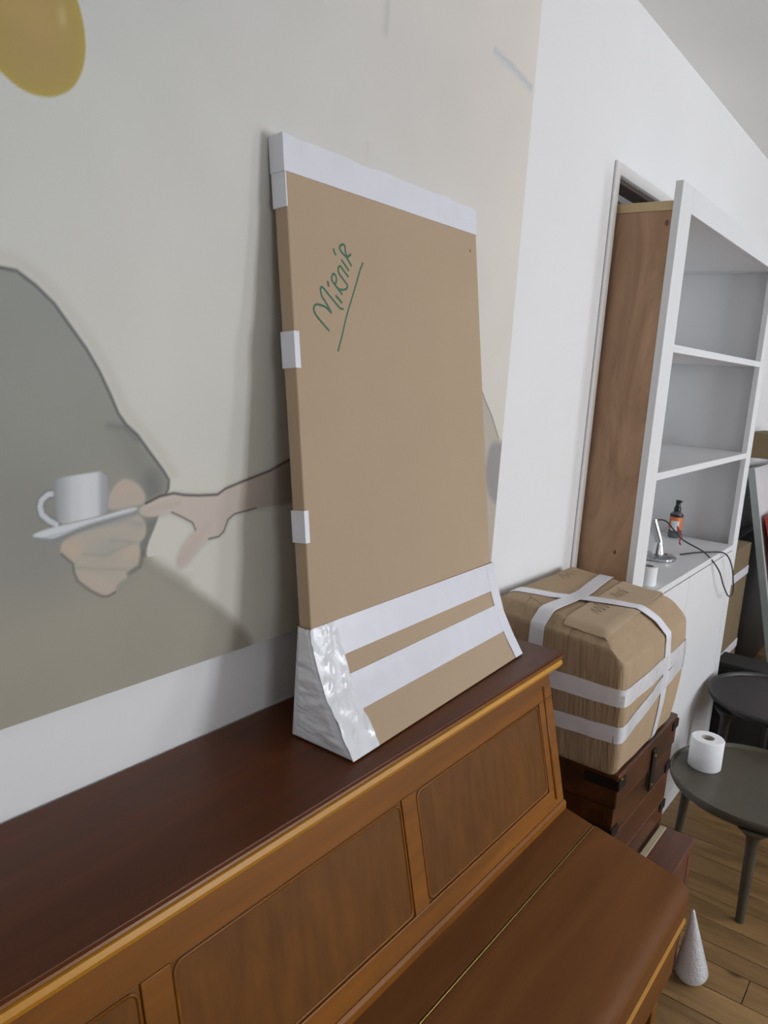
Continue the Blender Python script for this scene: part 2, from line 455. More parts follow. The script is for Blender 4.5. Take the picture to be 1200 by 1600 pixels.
# floor: boards running from the wall into the room, joints staggered
floor = struct('floor', box((ROOM_X0, ROOM_Y, -0.05), (ROOM_X1, NY, -0.012)), M['subfloor'])
seams = [1.883, 1.985, 2.088, 2.165, 2.262, 2.372]
x = 2.372
rs = random.Random(3)
while x < ROOM_X1 - 0.13:
    x += rs.uniform(0.085, 0.125); seams.append(x)
seams[-1] = ROOM_X1 - 0.004
x = 1.883
left = []
while x > ROOM_X0 + 0.13:
    x -= rs.uniform(0.085, 0.125); left.append(x)
left[-1] = ROOM_X0 + 0.004
seams = left[::-1] + seams
G = 0.0012
for a, b in zip(seams, seams[1:]):
    joints = [ROOM_Y + 0.004]
    if abs(a - 1.985) < 1e-6:
        joints += [-2.1, -0.606]
    else:
        y = ROOM_Y + rs.uniform(0.3, 1.5)
        while y < -0.3:
            if not (1.8 < a < 2.5 and -0.8 < y < -0.2): joints.append(y)
            y += rs.uniform(1.2, 1.8)
    joints.append(0.29 if a > NX0 and b < NX1 else -0.004)
    for c, d in zip(joints, joints[1:]):
        o = obj('plank', box((a + G, c + G, -0.012), (b - G, d - G, rs.uniform(-0.0008, 0.0)), 0.0009, 1), M['plank'], floor)

# ------------------------------------------------------------------ the big painting on the wall
def pseg(px, pz, line):
    d = np.full(px.shape, 1e9)
    for (ax, az), (bx, bz) in zip(line, line[1:]):
        vx, vz = bx - ax, bz - az
        t = np.clip(((px - ax) * vx + (pz - az) * vz) / (vx * vx + vz * vz + 1e-9), 0, 1)
        d = np.minimum(d, np.hypot(px - ax - t * vx, pz - az - t * vz))
    return d

def psd(px, pz, poly, it=2):
    """signed distance in mm, negative inside"""
    poly = sm_closed(poly, it)
    d = pseg(px, pz, poly + poly[:1])
    ins = np.zeros(px.shape, bool)
    n = len(poly)
    for i in range(n):
        ax, az = poly[i]; bx, bz = poly[(i + 1) % n]
        if az == bz: continue
        c = ((az > pz) != (bz > pz)) & (px < (bx - ax) * (pz - az) / (bz - az) + ax)
        ins ^= c
    return np.where(ins, -d, d)

def sm_closed(poly, it=2):
    P = list(poly)
    for _ in range(it):
        Q = []
        for i in range(len(P)):
            a, b = P[i], P[(i + 1) % len(P)]
            Q += [(a[0] * .75 + b[0] * .25, a[1] * .75 + b[1] * .25), (a[0] * .25 + b[0] * .75, a[1] * .25 + b[1] * .75)]
        P = Q
    return P

def sstep(d, soft):
    t = np.clip(0.5 - d / (2 * soft), 0, 1)
    return t * t * (3 - 2 * t)

def paint_colour(px, pz):
    """oil-painting colours (sRGB 0-255) at wall position in mm"""
    def c(rgb): return np.array(rgb, float)
    def over(col, rgb, a): return col * (1 - a[:, None]) + (rgb if getattr(rgb, 'ndim', 1) == 2 else c(rgb)) * a[:, None]
    n1 = np.sin(px * .0061 + 1.3 * np.sin(pz * .0047)) * np.cos(pz * .0053 + np.sin(px * .0039))
    n2 = np.sin(px * .021 + 2 * np.sin(pz * .013 + 1)) * np.sin(pz * .017 + 1.7 * np.sin(px * .011))
    # ground: cool grey to the left, warm ivory in the middle, pinkish to the right
    fx = np.clip((px - 350) / 1150, 0, 1)[:, None]
    fz = np.clip((pz - 1250) / 750, 0, 1)[:, None]
    low = c((214, 211, 199)) * (1 - fx) + c((216, 211, 201)) * fx
    high = c((203, 205, 202)) * (1 - fx) + c((222, 214, 207)) * fx
    col = low * (1 - fz) + high * fz
    col = col * (1 + 0.012 * n1[:, None] + 0.006 * n2[:, None])
    # faint scratches and the pale blue streak
    d = pseg(px, pz, PAINT['streak'])
    col = over(col, (186, 192, 196), 0.75 * sstep(d - 5, 4) * (px > 1345))
    col = over(col, (200, 204, 208), 0.5 * sstep(pseg(px, pz + 9, PAINT['streak']) - 4, 4))
    col = over(col, (192, 180, 170), 0.6 * sstep(pseg(px, pz, PAINT['mark1']) - 2, 3))
    col = over(col, (186, 186, 180), 0.6 * sstep(pseg(px, pz, PAINT['mark2']) - 5, 6))
    # yellow balloon
    d = psd(px, pz, PAINT['balloon'])
    ball = c((176, 154, 86)) + np.clip(-d / 60, 0, 1)[:, None] * c((-4, -10, 12))
    ball = over(ball, (188, 160, 98), 0.5 * sstep(np.hypot((px - 455) / 1.2, pz - 1882) - 22, 22))
    ball = over(ball, (206, 194, 146), 0.5 * sstep(np.hypot(px - 484, (pz - 1892) * .5) - 4, 5))
    ball = over(ball, (170, 148, 84), 0.35 * sstep(np.hypot(px - 440, pz - 1842) - 25, 25))
    ball = over(ball, (178, 158, 76), 0.6 * sstep(np.abs(d + 3) - 3, 3))
    col = over(col, ball, sstep(d, 1.6))
    # seated figure in grey
    d = psd(px, pz, PAINT['figure'])
    t = np.clip((pz - 1150) / 450, 0, 1)[:, None]
    fig = c((156, 151, 138)) * (1 - t) + c((145, 147, 140)) * t
    fig = fig * (1 + 0.035 * n1[:, None] + 0.02 * n2[:, None])
    fig = over(fig, (172, 164, 148), 0.5 * sstep(psd(px, pz, PAINT['lap']), 40))
    fig = over(fig, (140, 140, 134), 0.5 * sstep(np.hypot(px - 440, (pz - 1345) * .8) - 55, 50))
    fig = over(fig, (134, 133, 127), 0.55 * sstep(psd(px, pz, PAINT['sleeve']) + 6, 16))
    fig = over(fig, (118, 118, 115), 0.75 * sstep(pseg(px, pz, [(598, 1400), (606, 1360), (588, 1310)]) - 12, 12))
    fig = over(fig, (112, 112, 110), 0.75 * sstep(pseg(px, pz, [(536, 1470), (556, 1468), (575, 1452)]) - 1.5, 8))
    col = over(col, (196, 193, 182), 0.5 * sstep(np.abs(d - 10) - 7, 7) * (pz > 1400))
    col = over(col, fig, sstep(d, np.where(pz < 1300, 10.0, 1.8)))
    col = over(col, (74, 76, 78), 0.85 * sstep(pseg(px, pz, PAINT['outline']) - 1.5, 2.2))
    col = over(col, (150, 144, 128), 0.6 * sstep(pseg(px, pz, [(586, 1306), (601, 1289), (653, 1255)]) - 5, 14) * (pz < 1300))
    # hand behind the cup, saucer, hand below
    d = psd(px, pz, PAINT['finger'])
    col = over(col, (190, 177, 163), sstep(d, 3.0))
    col = over(col, (204, 176, 158), 0.5 * sstep(np.hypot(px - 556, pz - 1392) - 8, 8) * sstep(d, 3))
    d = psd(px, pz, PAINT['handL'])
    hand = np.zeros_like(col) + c((186, 177, 163))
    hand = over(hand, (170, 168, 162), 0.7 * sstep(np.hypot((px - 535) / 1.6, pz - 1322) - 12, 14))
    hand = over(hand, (204, 178, 152), 0.7 * sstep(psd(px, pz, PAINT['knuckle']) + 3, 8))
    hand = over(hand, (196, 180, 166), 0.8 * sstep(psd(px, pz, PAINT['handLlo']) + 2, 5))
    hand = over(hand, (204, 184, 160), 0.6 * sstep(np.hypot((px - 566) / 1.5, pz - 1310) - 9, 9))
    hand = over(hand, (160, 160, 158), 0.6 * sstep(pseg(px, pz, [(500, 1352), (560, 1352), (582, 1344)]) - 3, 6))
    for ln in ([(500, 1319), (530, 1313), (566, 1322)], [(492, 1304), (525, 1296), (560, 1290)], [(575, 1322), (560, 1326), (540, 1330)]):
        hand = over(hand, (150, 144, 134), 0.4 * sstep(pseg(px, pz, ln) - 1.5, 4))
    col = over(col, hand, sstep(d, 2.5))
    col = over(col, (96, 94, 92), 0.8 * sstep(pseg(px, pz, PAINT['handLline']) - 1.2, 2.2))
    col = over(col, (108, 106, 104), 0.7 * sstep(pseg(px, pz, [(584, 1308), (580, 1290), (564, 1284)]) - 2.5, 4))
    # cup with handle and saucer
    d = pseg(px, pz, PAINT['handle'])
    col = over(col, (112, 116, 120), 0.7 * sstep(d - 5.2, 2))
    col = over(col, (206, 210, 214), sstep(d - 3.2, 1.4))
    d = psd(px, pz, PAINT['cup'], 1)
    sh = np.interp(px, [464, 472, 488, 505, 520, 527, 536], [140, 165, 206, 220, 214, 172, 160])
    cup = np.stack([sh, sh + 2, sh + 5], 1)
    col = over(col, cup, sstep(d, 1.5))
    d = psd(px, pz, PAINT['saucer'])
    col = over(col, (138, 142, 146), 0.6 * sstep(psd(px, pz + 6, PAINT['saucer']), 4))
    col = over(col, (214, 217, 220), sstep(d, 1.6))
    col = over(col, (150, 154, 160), 0.5 * sstep(pseg(px, pz, [(452, 1345), (477, 1348), (520, 1356), (575, 1364)]) - 1, 2))
    # reaching hand and forearm
    d = psd(px, pz, PAINT['handR'])
    t = np.clip((px - 740) / 160, 0, 1)[:, None]
    arm = c((202, 189, 178)) * (1 - t) + c((160, 147, 140)) * t
    arm = over(arm, (178, 164, 154), 0.6 * sstep(pseg(px, pz, [(760, 1352), (820, 1350), (900, 1356)]) - 6, 16))
    arm = over(arm, (184, 172, 160), 0.5 * sstep(pseg(px, pz, [(588, 1360), (610, 1364), (640, 1366)]) - 4, 6))
    arm = over(arm, (192, 176, 164), 0.5 * sstep(pseg(px, pz, [(642, 1282), (668, 1310), (690, 1330)]) - 6, 10))
    col = over(col, (170, 164, 152), 0.45 * sstep(d - 3, 6))
    col = over(col, arm, sstep(d, 2.2))
    for k, w in (('armline', 1.5), ('handRline', .9), ('thumbline', .8)):
        col = over(col, (74, 66, 64), 0.85 * sstep(pseg(px, pz, PAINT[k]) - w, 1.8))
    # second figure at the right edge
    d = psd(px, pz, PAINT['fig2'])
    col = over(col, (184, 176, 164), sstep(d, 5))
    col = over(col, (150, 144, 144), 0.9 * sstep(psd(px, pz, PAINT['fig2dark']), 10))
    col = over(col, (92, 90, 84), 0.9 * sstep(pseg(px, pz, PAINT['fig2line']) - 1.2, 1.8))
    return np.clip(col, 0, 255)

def axis(*spans):
    out = []
    for a, b, s in spans:
        out += list(np.arange(a, b - s * 0.3, s))
    return np.array(out + [spans[-1][1]])
PX0, PX1, PZ0, PZ1 = -560.0, 1521.0, 1132.0, 2420.0
gx = axis((PX0, 380, 20), (380, 960, 1.6), (960, 1360, 8), (1360, PX1, 2.5))
gz = axis((PZ0, 1250, 3), (1250, 1650, 1.6), (1650, 1800, 6), (1800, 1950, 2.2), (1950, PZ1, 6))
GX, GZ = np.meshgrid(gx, gz, indexing='ij')
srgb = paint_colour(GX.ravel(), GZ.ravel()) / 255.0
lincol = np.where(srgb <= 0.04045, srgb / 12.92, ((srgb + 0.055) / 1.055) ** 2.4)
PAINT_Y = -0.014
nx, nz_ = len(gx), len(gz)
V = np.stack([GX.ravel() / 1000, np.full(GX.size, PAINT_Y), GZ.ravel() / 1000], 1)
org = np.array([(PX0 + PX1) / 2000, PAINT_Y, PZ0 / 1000])
idx = np.arange(nx * nz_).reshape(nx, nz_)
Fq = np.stack([idx[:-1, :-1].ravel(), idx[1:, :-1].ravel(), idx[1:, 1:].ravel(), idx[:-1, 1:].ravel()], 1)
me = bpy.data.meshes.new('canvas')
me.vertices.add(len(V)); me.vertices.foreach_set('co', (V - org).ravel())
me.loops.add(Fq.size); me.loops.foreach_set('vertex_index', Fq.ravel())
me.polygons.add(len(Fq)); me.polygons.foreach_set('loop_start', np.arange(0, Fq.size, 4))
me.update(calc_edges=True)
att = me.color_attributes.new('paint', 'FLOAT_COLOR', 'POINT')
att.data.foreach_set('color', np.concatenate([lincol, np.ones((len(V), 1))], 1).ravel())
m, n, l, b = mat_new('oil paint on canvas')
an = n.new('ShaderNodeAttribute'); an.attribute_name = 'paint'
tc = n.new('ShaderNodeTexCoord'); nz = n.new('ShaderNodeTexNoise')
nz.inputs['Scale'].default_value = 5; nz.inputs['Detail'].default_value = 6
l.new(tc.outputs['Object'], nz.inputs['Vector'])
mr = n.new('ShaderNodeMapRange'); mr.inputs['To Min'].default_value = 0.95; mr.inputs['To Max'].default_value = 1.05
l.new(nz.outputs['Fac'], mr.inputs['Value'])
hv = n.new('ShaderNodeHueSaturation'); l.new(mr.outputs['Result'], hv.inputs['Value'])
l.new(an.outputs['Color'], hv.inputs['Color']); l.new(hv.outputs['Color'], b.inputs['Base Color'])
b.inputs['Roughness'].default_value = 0.55
b.inputs['Specular IOR Level'].default_value = 0.3
me.materials.append(m)
painting = thing('painting', (float(org[0]), -0.001, PZ0 / 1000),
                 'huge unframed painting of grey seated figure with coffee cup, hung above the piano', 'painting')
cv = bpy.data.objects.new('canvas', me); COL.objects.link(cv)
cv.parent = painting; cv.location = Vector(org) - WORLD[painting.name]
M['canvas_edge'] = plain('canvas edge', (205, 202, 194), 0.8)
obj('stretcher', box((PX0 / 1000, PAINT_Y + 0.0004, PZ0 / 1000), (PX1 / 1000, -0.001, PZ1 / 1000)), M['canvas_edge'], painting)

# ------------------------------------------------------------------ upright piano
PXL, PXR = -0.04, 1.400
piano = thing('upright_piano', ((PXL + PXR) / 2, -0.25, 0.0),
              'brown upright piano with closed lid and panelled front under the painting', 'piano')
# leaning front: t runs down the slope, nrm points out of the piano
T0 = Vector((0, -0.231, 0.976)); TD = Vector((0, -0.069, -0.288)).normalized()
NR = Vector((0, -0.288, 0.069)).normalized()
def fp(x, t, nn): return Vector((x, 0, 0)) + T0 + TD * t + NR * nn
def slab(x0, x1, t0, t1, n0, n1, bevel=0.0):
    bm = bmesh.new()
    q = [bm.verts.new(fp(x, t, nn)) for nn in (n0, n1) for x, t in ((x0, t0), (x1, t0), (x1, t1), (x0, t1))]
    for f in ((0, 1, 2, 3), (7, 6, 5, 4), (0, 4, 5, 1), (1, 5, 6, 2), (2, 6, 7, 3), (3, 7, 4, 0)):
        bm.faces.new([q[i] for i in f])
    if bevel: bmesh.ops.bevel(bm, geom=bm.edges[:], offset=bevel, segments=2, profile=0.5, affect='EDGES')
    return bm
TB = 0.283
obj('lid', box((PXL - 0.03, -0.246, 1.0035), (PXR + 0.032, -0.004, 1.010), 0.0015), M['piano_top'], piano)
prof = [(-0.012, 1.0032), (-0.2455, 1.0032), (-0.2470, 1.0005), (-0.2455, 0.998), (-0.243, 0.9970), (-0.012, 0.9970)]
obj('lid_edge', prism_x(prof, PXL - 0.029, PXR + 0.031), M['piano_rail'], piano)
prof = [(-0.012, 0.9968), (-0.238, 0.9968), (-0.2455, 0.9945), (-0.2478, 0.988), (-0.2445, 0.980), (-0.234, 0.9765), (-0.012, 0.9765)]
obj('lid_moulding', prism_x(prof, PXL - 0.026, PXR + 0.027), M['piano_lit_edge'], piano)
obj('rail', slab(PXL, PXR, 0.0, 0.052, -0.014, 0.0, 0.0015), M['piano_rail'], piano)
obj('rail', slab(PXL, PXR, 0.232, TB, -0.014, 0.0, 0.0015), M['piano_rail'], piano)
bays = [(0.912, 1.342), (0.455, 0.876), (0.000, 0.418)]
st = [(PXR, 1.342), (0.912, 0.876), (0.455, 0.418), (0.0, PXL)]
for a, b_ in st:
    obj('stile', slab(b_, a, 0.0522, 0.2318, -0.014, 0.0, 0.001), M['piano_rail'], piano)
for a, b_ in bays:
    pn = obj('panel', slab(a + 0.0005, b_ - 0.0005, 0.0525, 0.2315, -0.016, -0.0022, 0.001), M['piano'], piano)
    # thin raised bead running round the panel, with rounded corners
    r = 0.012; i0 = 0.004
    path = []
    x0, x1, t0, t1 = a + i0, b_ - i0, 0.0525 + i0, 0.2315 - i0
    for cx, ct, a0 in ((x1 - r, t0 + r, -90), (x1 - r, t1 - r, 0), (x0 + r, t1 - r, 90), (x0 + r, t0 + r, 180)):
        for k in range(5):
            an_ = math.radians(a0 + k * 22.5)
            path.append(fp(cx + r * math.cos(an_), ct + r * math.sin(an_), -0.0024))
    path.append(path[0].copy())
    obj('bead', tube(path, 0.0024, 6), M['piano_rail'], pn, smooth=True)
obj('corner_bead', tube([fp(1.366, 0.025, 0.0), fp(1.366, 0.255, 0.0)], 0.0032, 8), M['piano_rail'], piano, smooth=True)
# moulded step at the foot of the leaning front
obj('music_ledge', prism_x([(-0.288, 0.712), (-0.2955, 0.7145), (-0.300, 0.710), (-0.3005, 0.696), (-0.288, 0.694)], PXL, PXR - 0.0005), M['piano_rail'], piano)
side = [(-0.012, 0.0), (-0.012, 0.976), (-0.226, 0.976), (-0.288, 0.694), (-0.302, 0.678), (-0.360, 0.664), (-0.538, 0.628), (-0.538, 0.45),
        (-0.500, 0.415), (-0.335, 0.400), (-0.335, 0.0)]
for x0, x1 in ((PXR - 0.03, PXR - 0.001), (PXL + 0.001, PXL + 0.03)):
    obj('side', prism_x(side, x0, x1, 0.002), M['piano_rail'], piano)
obj('fallboard_back', prism_x([(-0.296, 0.698), (-0.3595, 0.6845), (-0.3595, 0.668), (-0.300, 0.680)], PXL, PXR, 0.001), M['piano_lid'], piano)
nose = [(-0.3645, 0.6835), (-0.520, 0.6515), (-0.533, 0.6478), (-0.542, 0.643), (-0.549, 0.636), (-0.5535, 0.627), (-0.555, 0.616), (-0.555, 0.585), (-0.552, 0.578), (-0.541, 0.578), (-0.541, 0.630), (-0.3645, 0.667)]
obj('fallboard', prism_x(nose, PXL, PXR + 0.002), M['piano_lid'], piano, smooth=True, auto=35)
hb = obj('hinge', box((PXL + 0.002, -0.3634, 0.6805), (PXR - 0.001, -0.3606, 0.6846), 0.0006, 1), M['brass'], piano)
obj('key_slip_moulding', prism_x([(-0.549, 0.577), (-0.5555, 0.5745), (-0.5565, 0.569), (-0.553, 0.5635), (-0.541, 0.562), (-0.541, 0.577)], PXL, PXR), M['piano_lit_edge'], piano)  # highlight along the lid's lower edge, put into the lighter colour
obj('key_slip', box((PXL, -0.546, 0.452), (PXR, -0.520, 0.5615), 0.002), M['piano_lid'], piano)
obj('key_bed', box((PXL + 0.031, -0.519, 0.43), (PXR - 0.031, -0.31, 0.50), 0.002), M['piano_lid'], piano)
obj('bottom_board', box((PXL + 0.031, -0.335, 0.06), (PXR - 0.031, -0.312, 0.429), 0.002), M['piano'], piano)
obj('plinth', box((PXL + 0.031, -0.340, 0.0), (PXR - 0.031, -0.312, 0.058), 0.002), M['piano_rail'], piano)
for x0 in (PXL + 0.002, PXR - 0.05):
    obj('leg', lathe([(0.020, 0.0), (0.021, 0.02), (0.026, 0.40), (0.027, 0.447)], 4, Matrix.Translation((x0 + 0.024, -0.512, 0)) @ Matrix.Rotation(math.pi / 4, 4, 'Z')), M['piano_rail'], piano)

# ------------------------------------------------------------------ cardboard-wrapped mirror leaning on the piano
mirror = thing('wrapped_mirror', (1.06, -0.15, 1.0105),
               'flat mirror wrapped in brown cardboard and white tape, standing on the piano top', 'wrapped mirror')
TL, TR = Vector((0.782, -0.040, 1.853)), Vector((1.285, -0.040, 1.853))
BL, BR = Vector((0.795, -0.121, 1.165)), Vector((1.326, -0.117, 1.178))
def MF(s, t):
    """point on the front face of the flat board, s left to right, t bottom to top"""
    return (BL.lerp(BR, s)).lerp(TL.lerp(TR, s), t)
MN = (BR - BL).cross(TL - BL).normalized()
if MN.y > 0: MN = -MN
TH = 0.0235
def mbox(s0, s1, t0, t1, n0, n1, bevel=0.0, ns=1, nt=1, wob=0.0):
    bm = bmesh.new()
    fr = {}; bk = {}
    for i in range(ns + 1):
        for j in range(nt + 1):
            s = s0 + (s1 - s0) * i / ns; t = t0 + (t1 - t0) * j / nt
            w = wob * noise.noise(Vector((s * 9, t * 30, 3.1))) if wob else 0
            fr[i, j] = bm.verts.new(MF(s, t) + MN * (n1 + w)); bk[i, j] = bm.verts.new(MF(s, t) + MN * n0)
    for i in range(ns):
        for j in range(nt):
            bm.faces.new((fr[i, j], fr[i + 1, j], fr[i + 1, j + 1], fr[i, j + 1]))
            bm.faces.new((bk[i, j], bk[i, j + 1], bk[i + 1, j + 1], bk[i + 1, j]))
    for i in range(ns):
        bm.faces.new((fr[i, 0], bk[i, 0], bk[i + 1, 0], fr[i + 1, 0])); bm.faces.new((fr[i, nt], fr[i + 1, nt], bk[i + 1, nt], bk[i, nt]))
    for j in range(nt):
        bm.faces.new((fr[0, j], fr[0, j + 1], bk[0, j + 1], bk[0, j])); bm.faces.new((fr[ns, j], bk[ns, j], bk[ns, j + 1], fr[ns, j + 1]))
    if bevel: bmesh.ops.bevel(bm, geom=bm.edges[:], offset=bevel, segments=2, profile=0.5, affect='EDGES')
    return bm
board = obj('cardboard_front', mbox(0, 1, -0.02, 0.994, -TH, 0, 0.0025), M['card'], mirror)
# white tape folded over the top edge, crumpled along the fold
tp = mbox(-0.006, 1.003, 0.9335, 1.0, -TH - 0.001, 0.0014, 0.0, 26, 4, 0.0012)
for v in tp.verts:
    if (v.co - MF(0.5, 1.0)).z > -0.012:
        v.co.z += 0.006 * noise.noise(Vector((v.co.x * 17, v.co.y * 40, 1.7))) + 0.0015 * (v.co.x < 0.81)
obj('top_tape', tp, M['tape'], mirror, smooth=True, auto=40)
def side_patch(t0, t1, wrap, name='edge_tape'):
    bm = mbox(-0.0035, wrap, t0, t1, -TH - 0.0008, 0.0012, 0.0)
    return obj(name, bm, M['tape'], mirror)
side_patch(0.868, 0.9333, 0.001)
side_patch(0.560, 0.632, 0.017)
side_patch(0.205, 0.272, 0.014)
obj('staple_hole', mbox(0.948, 0.9535, 0.884, 0.892, -0.0002, 0.0004), M['black_marker'], board)
# handwriting in green marker
for sgi, sg in enumerate(STROKES):
    P = [MF(s, t) + MN * 0.0004 for s, t in sg]
    pts = smooth_path(P, 5) if len(P) > 2 else [P[0], P[0].lerp(P[1], .5), P[1]]
    bm = bmesh.new()
    wd = 0.0016 if len(sg) != 2 else 0.0019
    if sgi == len(STROKES) - 1: wd = 0.0014
    prev = None
    for i, p in enumerate(pts):
        tdir = (pts[min(i + 1, len(pts) - 1)] - pts[max(i - 1, 0)]).normalized()
        sd = tdir.cross(MN).normalized() * wd
        cur = [bm.verts.new(p + sd), bm.verts.new(p - sd), bm.verts.new(p - sd - MN * 0.0003), bm.verts.new(p + sd - MN * 0.0003)]
        if prev:
            for k in range(4): bm.faces.new((prev[k], prev[(k + 1) % 4], cur[(k + 1) % 4], cur[k]))
        else: bm.faces.new(cur[::-1])
        prev = cur
    bm.faces.new(prev)
    obj('marker_stroke', bm, M['marker'], board)
# flared foot: box that widens towards the piano top
PROF = [(0.0, -0.1185, 1.181), (0.10, -0.124, 1.165), (0.33, -0.141, 1.125), (0.55, -0.159, 1.088), (0.77, -0.186, 1.050), (1.0, -0.2155, 1.0125)]
def prof_at(v):
    v = min(max(v, 0.0), 1.0)
    for (v0, y0, z0), (v1, y1, z1) in zip(PROF, PROF[1:]):
        if v <= v1:
            k = (v - v0) / (v1 - v0); return y0 + (y1 - y0) * k, z0 + (z1 - z0) * k
def FF(s, v, out=0.0):
    y, z = prof_at(v)
    xl = 0.794 - 0.002 * v; xr = 1.331 + 0.020 * v
    x = xl + (xr - xl) * s
    y = y + 0.024 * s * v
    z = z + 0.009 * s * (1 - v)
    y1_, z1_ = prof_at(min(v + 0.03, 1)); y0_, z0_ = prof_at(max(v - 0.03, 0))
    nn = Vector((0, -(z0_ - z1_), -(y0_ - y1_) * -1)).normalized()
    nn = Vector((0, -(z0_ - z1_), (y0_ - y1_))).normalized()
    return Vector((x, y, z)) + nn * out
def foot_mesh():
    bm = bmesh.new()
    ss = lsp(0, 1, 14); vv = lsp(0, 1, 13)
    fr = [[bm.verts.new(FF(s, v)) for v in vv] for s in ss]
    bk = [[bm.verts.new(Vector((fr[i][j].co.x, -0.0975 + 0.012 * s, fr[i][j].co.z))) for j, v in enumerate(vv)] for i, s in enumerate(ss)]
    I, J = len(ss), len(vv)
    for i in range(I - 1):
        for j in range(J - 1):
            bm.faces.new((fr[i][j], fr[i + 1][j], fr[i + 1][j + 1], fr[i][j + 1])); bm.faces.new((bk[i][j], bk[i][j + 1], bk[i + 1][j + 1], bk[i + 1][j]))
        for j in (0, J - 1): bm.faces.new((fr[i][j], bk[i][j], bk[i + 1][j], fr[i + 1][j]))
    for j in range(J - 1):
        for i in (0, I - 1): bm.faces.new((fr[i][j], fr[i][j + 1], bk[i][j + 1], bk[i][j]))
    return bm
foot = obj('cardboard_foot', foot_mesh(), M['card'], mirror)
def ftape(name, s0, s1, v0, v1, wob=0.0, th=0.0013, mat='tape', ns=16, nv=8):
    def F(s, v):
        w = wob * (noise.noise(Vector((s * 25, v * 7, 9.3))) + 0.7 * noise.noise(Vector((s * 60 + v * 9, v * 17, 2.3))))
        p = FF(s, v, 0.0002); q = FF(s, v, 1.0)
        return p + (q - p).normalized() * max(w, -0.0001), (q - p).normalized()
    return obj(name, grid_solid(F, lsp(s0, s1, ns), lsp(v0, v1, nv), th), M[mat], mirror, smooth=True, auto=45)
ftape('tape_band', 0.0, 1.0, 0.0, 0.29, 0.0005)
ftape('tape_band', 0.0, 1.0, 0.45, 0.72, 0.0004)
ftape('corner_tape', -0.0095, 0.105, 0.0, 1.0, 0.0045, 0.0016, 'film', 26, 44)
ftape('corner_tape', 0.945, 1.001, 0.02, 1.0, 0.0004, 0.0016, 'tape', 5, 14)
# crumpled film over the open left end of the foot
def FL(u, v):
    y, z = prof_at(v)
    yb = -0.0965
    yy = yb + (y - yb) * u
    w = 0.003 + 0.0028 * noise.noise(Vector((yy * 35 + z * 30, z * 70, 2.2))) + 0.0016 * noise.noise(Vector((yy * 40 - z * 60, z * 210, 5)))
    edge = min(1, min(u, 1 - u) * 6, (1 - v) * 8 + .1)
    return Vector((0.7925 - 0.002 * v - max(0.0, w) * edge, yy, z)), Vector((-1, 0, 0))
obj('end_film', grid_solid(FL, lsp(0, 1, 44), lsp(0.0, 1, 70), 0.0012), M['film'], mirror, smooth=True)

# ------------------------------------------------------------------ low bench, trunk and taped box beside the piano
bench = thing('wooden_bench', (1.75, -0.22, 0.0), 'low reddish brown wooden bench carrying the trunk beside the piano', 'bench')
obj('bench_top', box((1.50, -0.432, 0.352), (2.022, -0.03, 0.378), 0.003), M['bench'], bench)
obj('apron', box((1.545, -0.428, 0.10), (1.9795, -0.410, 0.3518), 0.002), M['bench'], bench)
obj('apron', box((1.545, -0.068, 0.26), (1.9795, -0.05, 0.3518), 0.002), M['bench'], bench)
obj('apron', box((1.999, -0.389, 0.10), (2.017, -0.0755, 0.3518), 0.002), M['bench'], bench)
for x0 in (1.504, 1.980):
    for y0 in (-0.430, -0.075):
        obj('leg', box((x0, y0, 0.0), (x0 + 0.04, y0 + 0.04, 0.3518), 0.002), M['bench'], bench)

TX0, TX1, TY0, TY1, TZ0, TZ1 = 1.602, 2.036, -0.336, -0.03, 0.3835, 0.698
trunk = thing('storage_trunk', ((TX0 + TX1) / 2, (TY0 + TY1) / 2, TZ0), 'dark wooden trunk with black iron straps under the taped box', 'trunk')
rsz = random.Random(11)
zs = [TZ0 + 0.003, 0.452, 0.535, 0.614]
for z0, z1 in zip(zs, zs[1:]):
    for y0, y1 in ((TY0, TY0 + 0.016), (TY1 - 0.016, TY1)):
        obj('board', box((TX0, y0 + rsz.uniform(0, .0012), z0 + 0.0006), (TX1, y1, z1 - 0.0006), 0.0015, 1), M['trunk_side'], trunk)
    for x0, x1 in ((TX0, TX0 + 0.016), (TX1 - 0.016, TX1)):
        obj('board', box((x0, TY0 + 0.0162, z0 + 0.0006), (x1, TY1 - 0.0162, z1 - 0.0006), 0.0015, 1), M['trunk_side'], trunk)
obj('trunk_base', box((TX0, TY0, TZ0), (TX1, TY1, TZ0 + 0.0029)), M['trunk_side'], trunk)
tl = obj('trunk_lid', box((TX0 - 0.003, TY0 - 0.004, 0.6145), (TX1 + 0.003, TY1, TZ1), 0.004), M['trunk_side'], trunk)
def iron(lo, hi, par=trunk, name='iron_strap'): return obj(name, box(lo, hi, 0.0012, 1), M['iron'], par)
for xa, sgn in ((TX0, 1), (TX1, -1)):
    for z0 in (0.662, 0.540, 0.425):
        par = tl if z0 > 0.62 else trunk
        e = 0.0042 if par is tl else 0.0
        xs0, xs1 = (xa - e - 0.003, xa + 0.040) if sgn > 0 else (xa - 0.040, xa + e + 0.003)
        iron((xs0, TY0 - e - 0.003, z0), (xs1, TY0 - e, z0 + 0.024), par)
        xo0, xo1 = (xa - e - 0.003, xa - e) if sgn > 0 else (xa + e, xa + e + 0.003)
        iron((xo0, TY0 - e, z0), (xo1, TY0 + 0.075, z0 + 0.024), par)
hx = 1.845
obj('hasp', box((hx - 0.014, TY0 - 0.0105, 0.560), (hx + 0.014, TY0 - 0.0045, 0.672), 0.003), M['iron'], trunk)
for z in (0.575, 0.655):
    obj('stud', lathe([(0.0045, 0), (0.0036, 0.002), (0.0, 0.003)], 10, Matrix.Translation((hx, TY0 - 0.0105, z)) @ Matrix.Rotation(math.pi / 2, 4, 'X')), M['brass'], trunk)
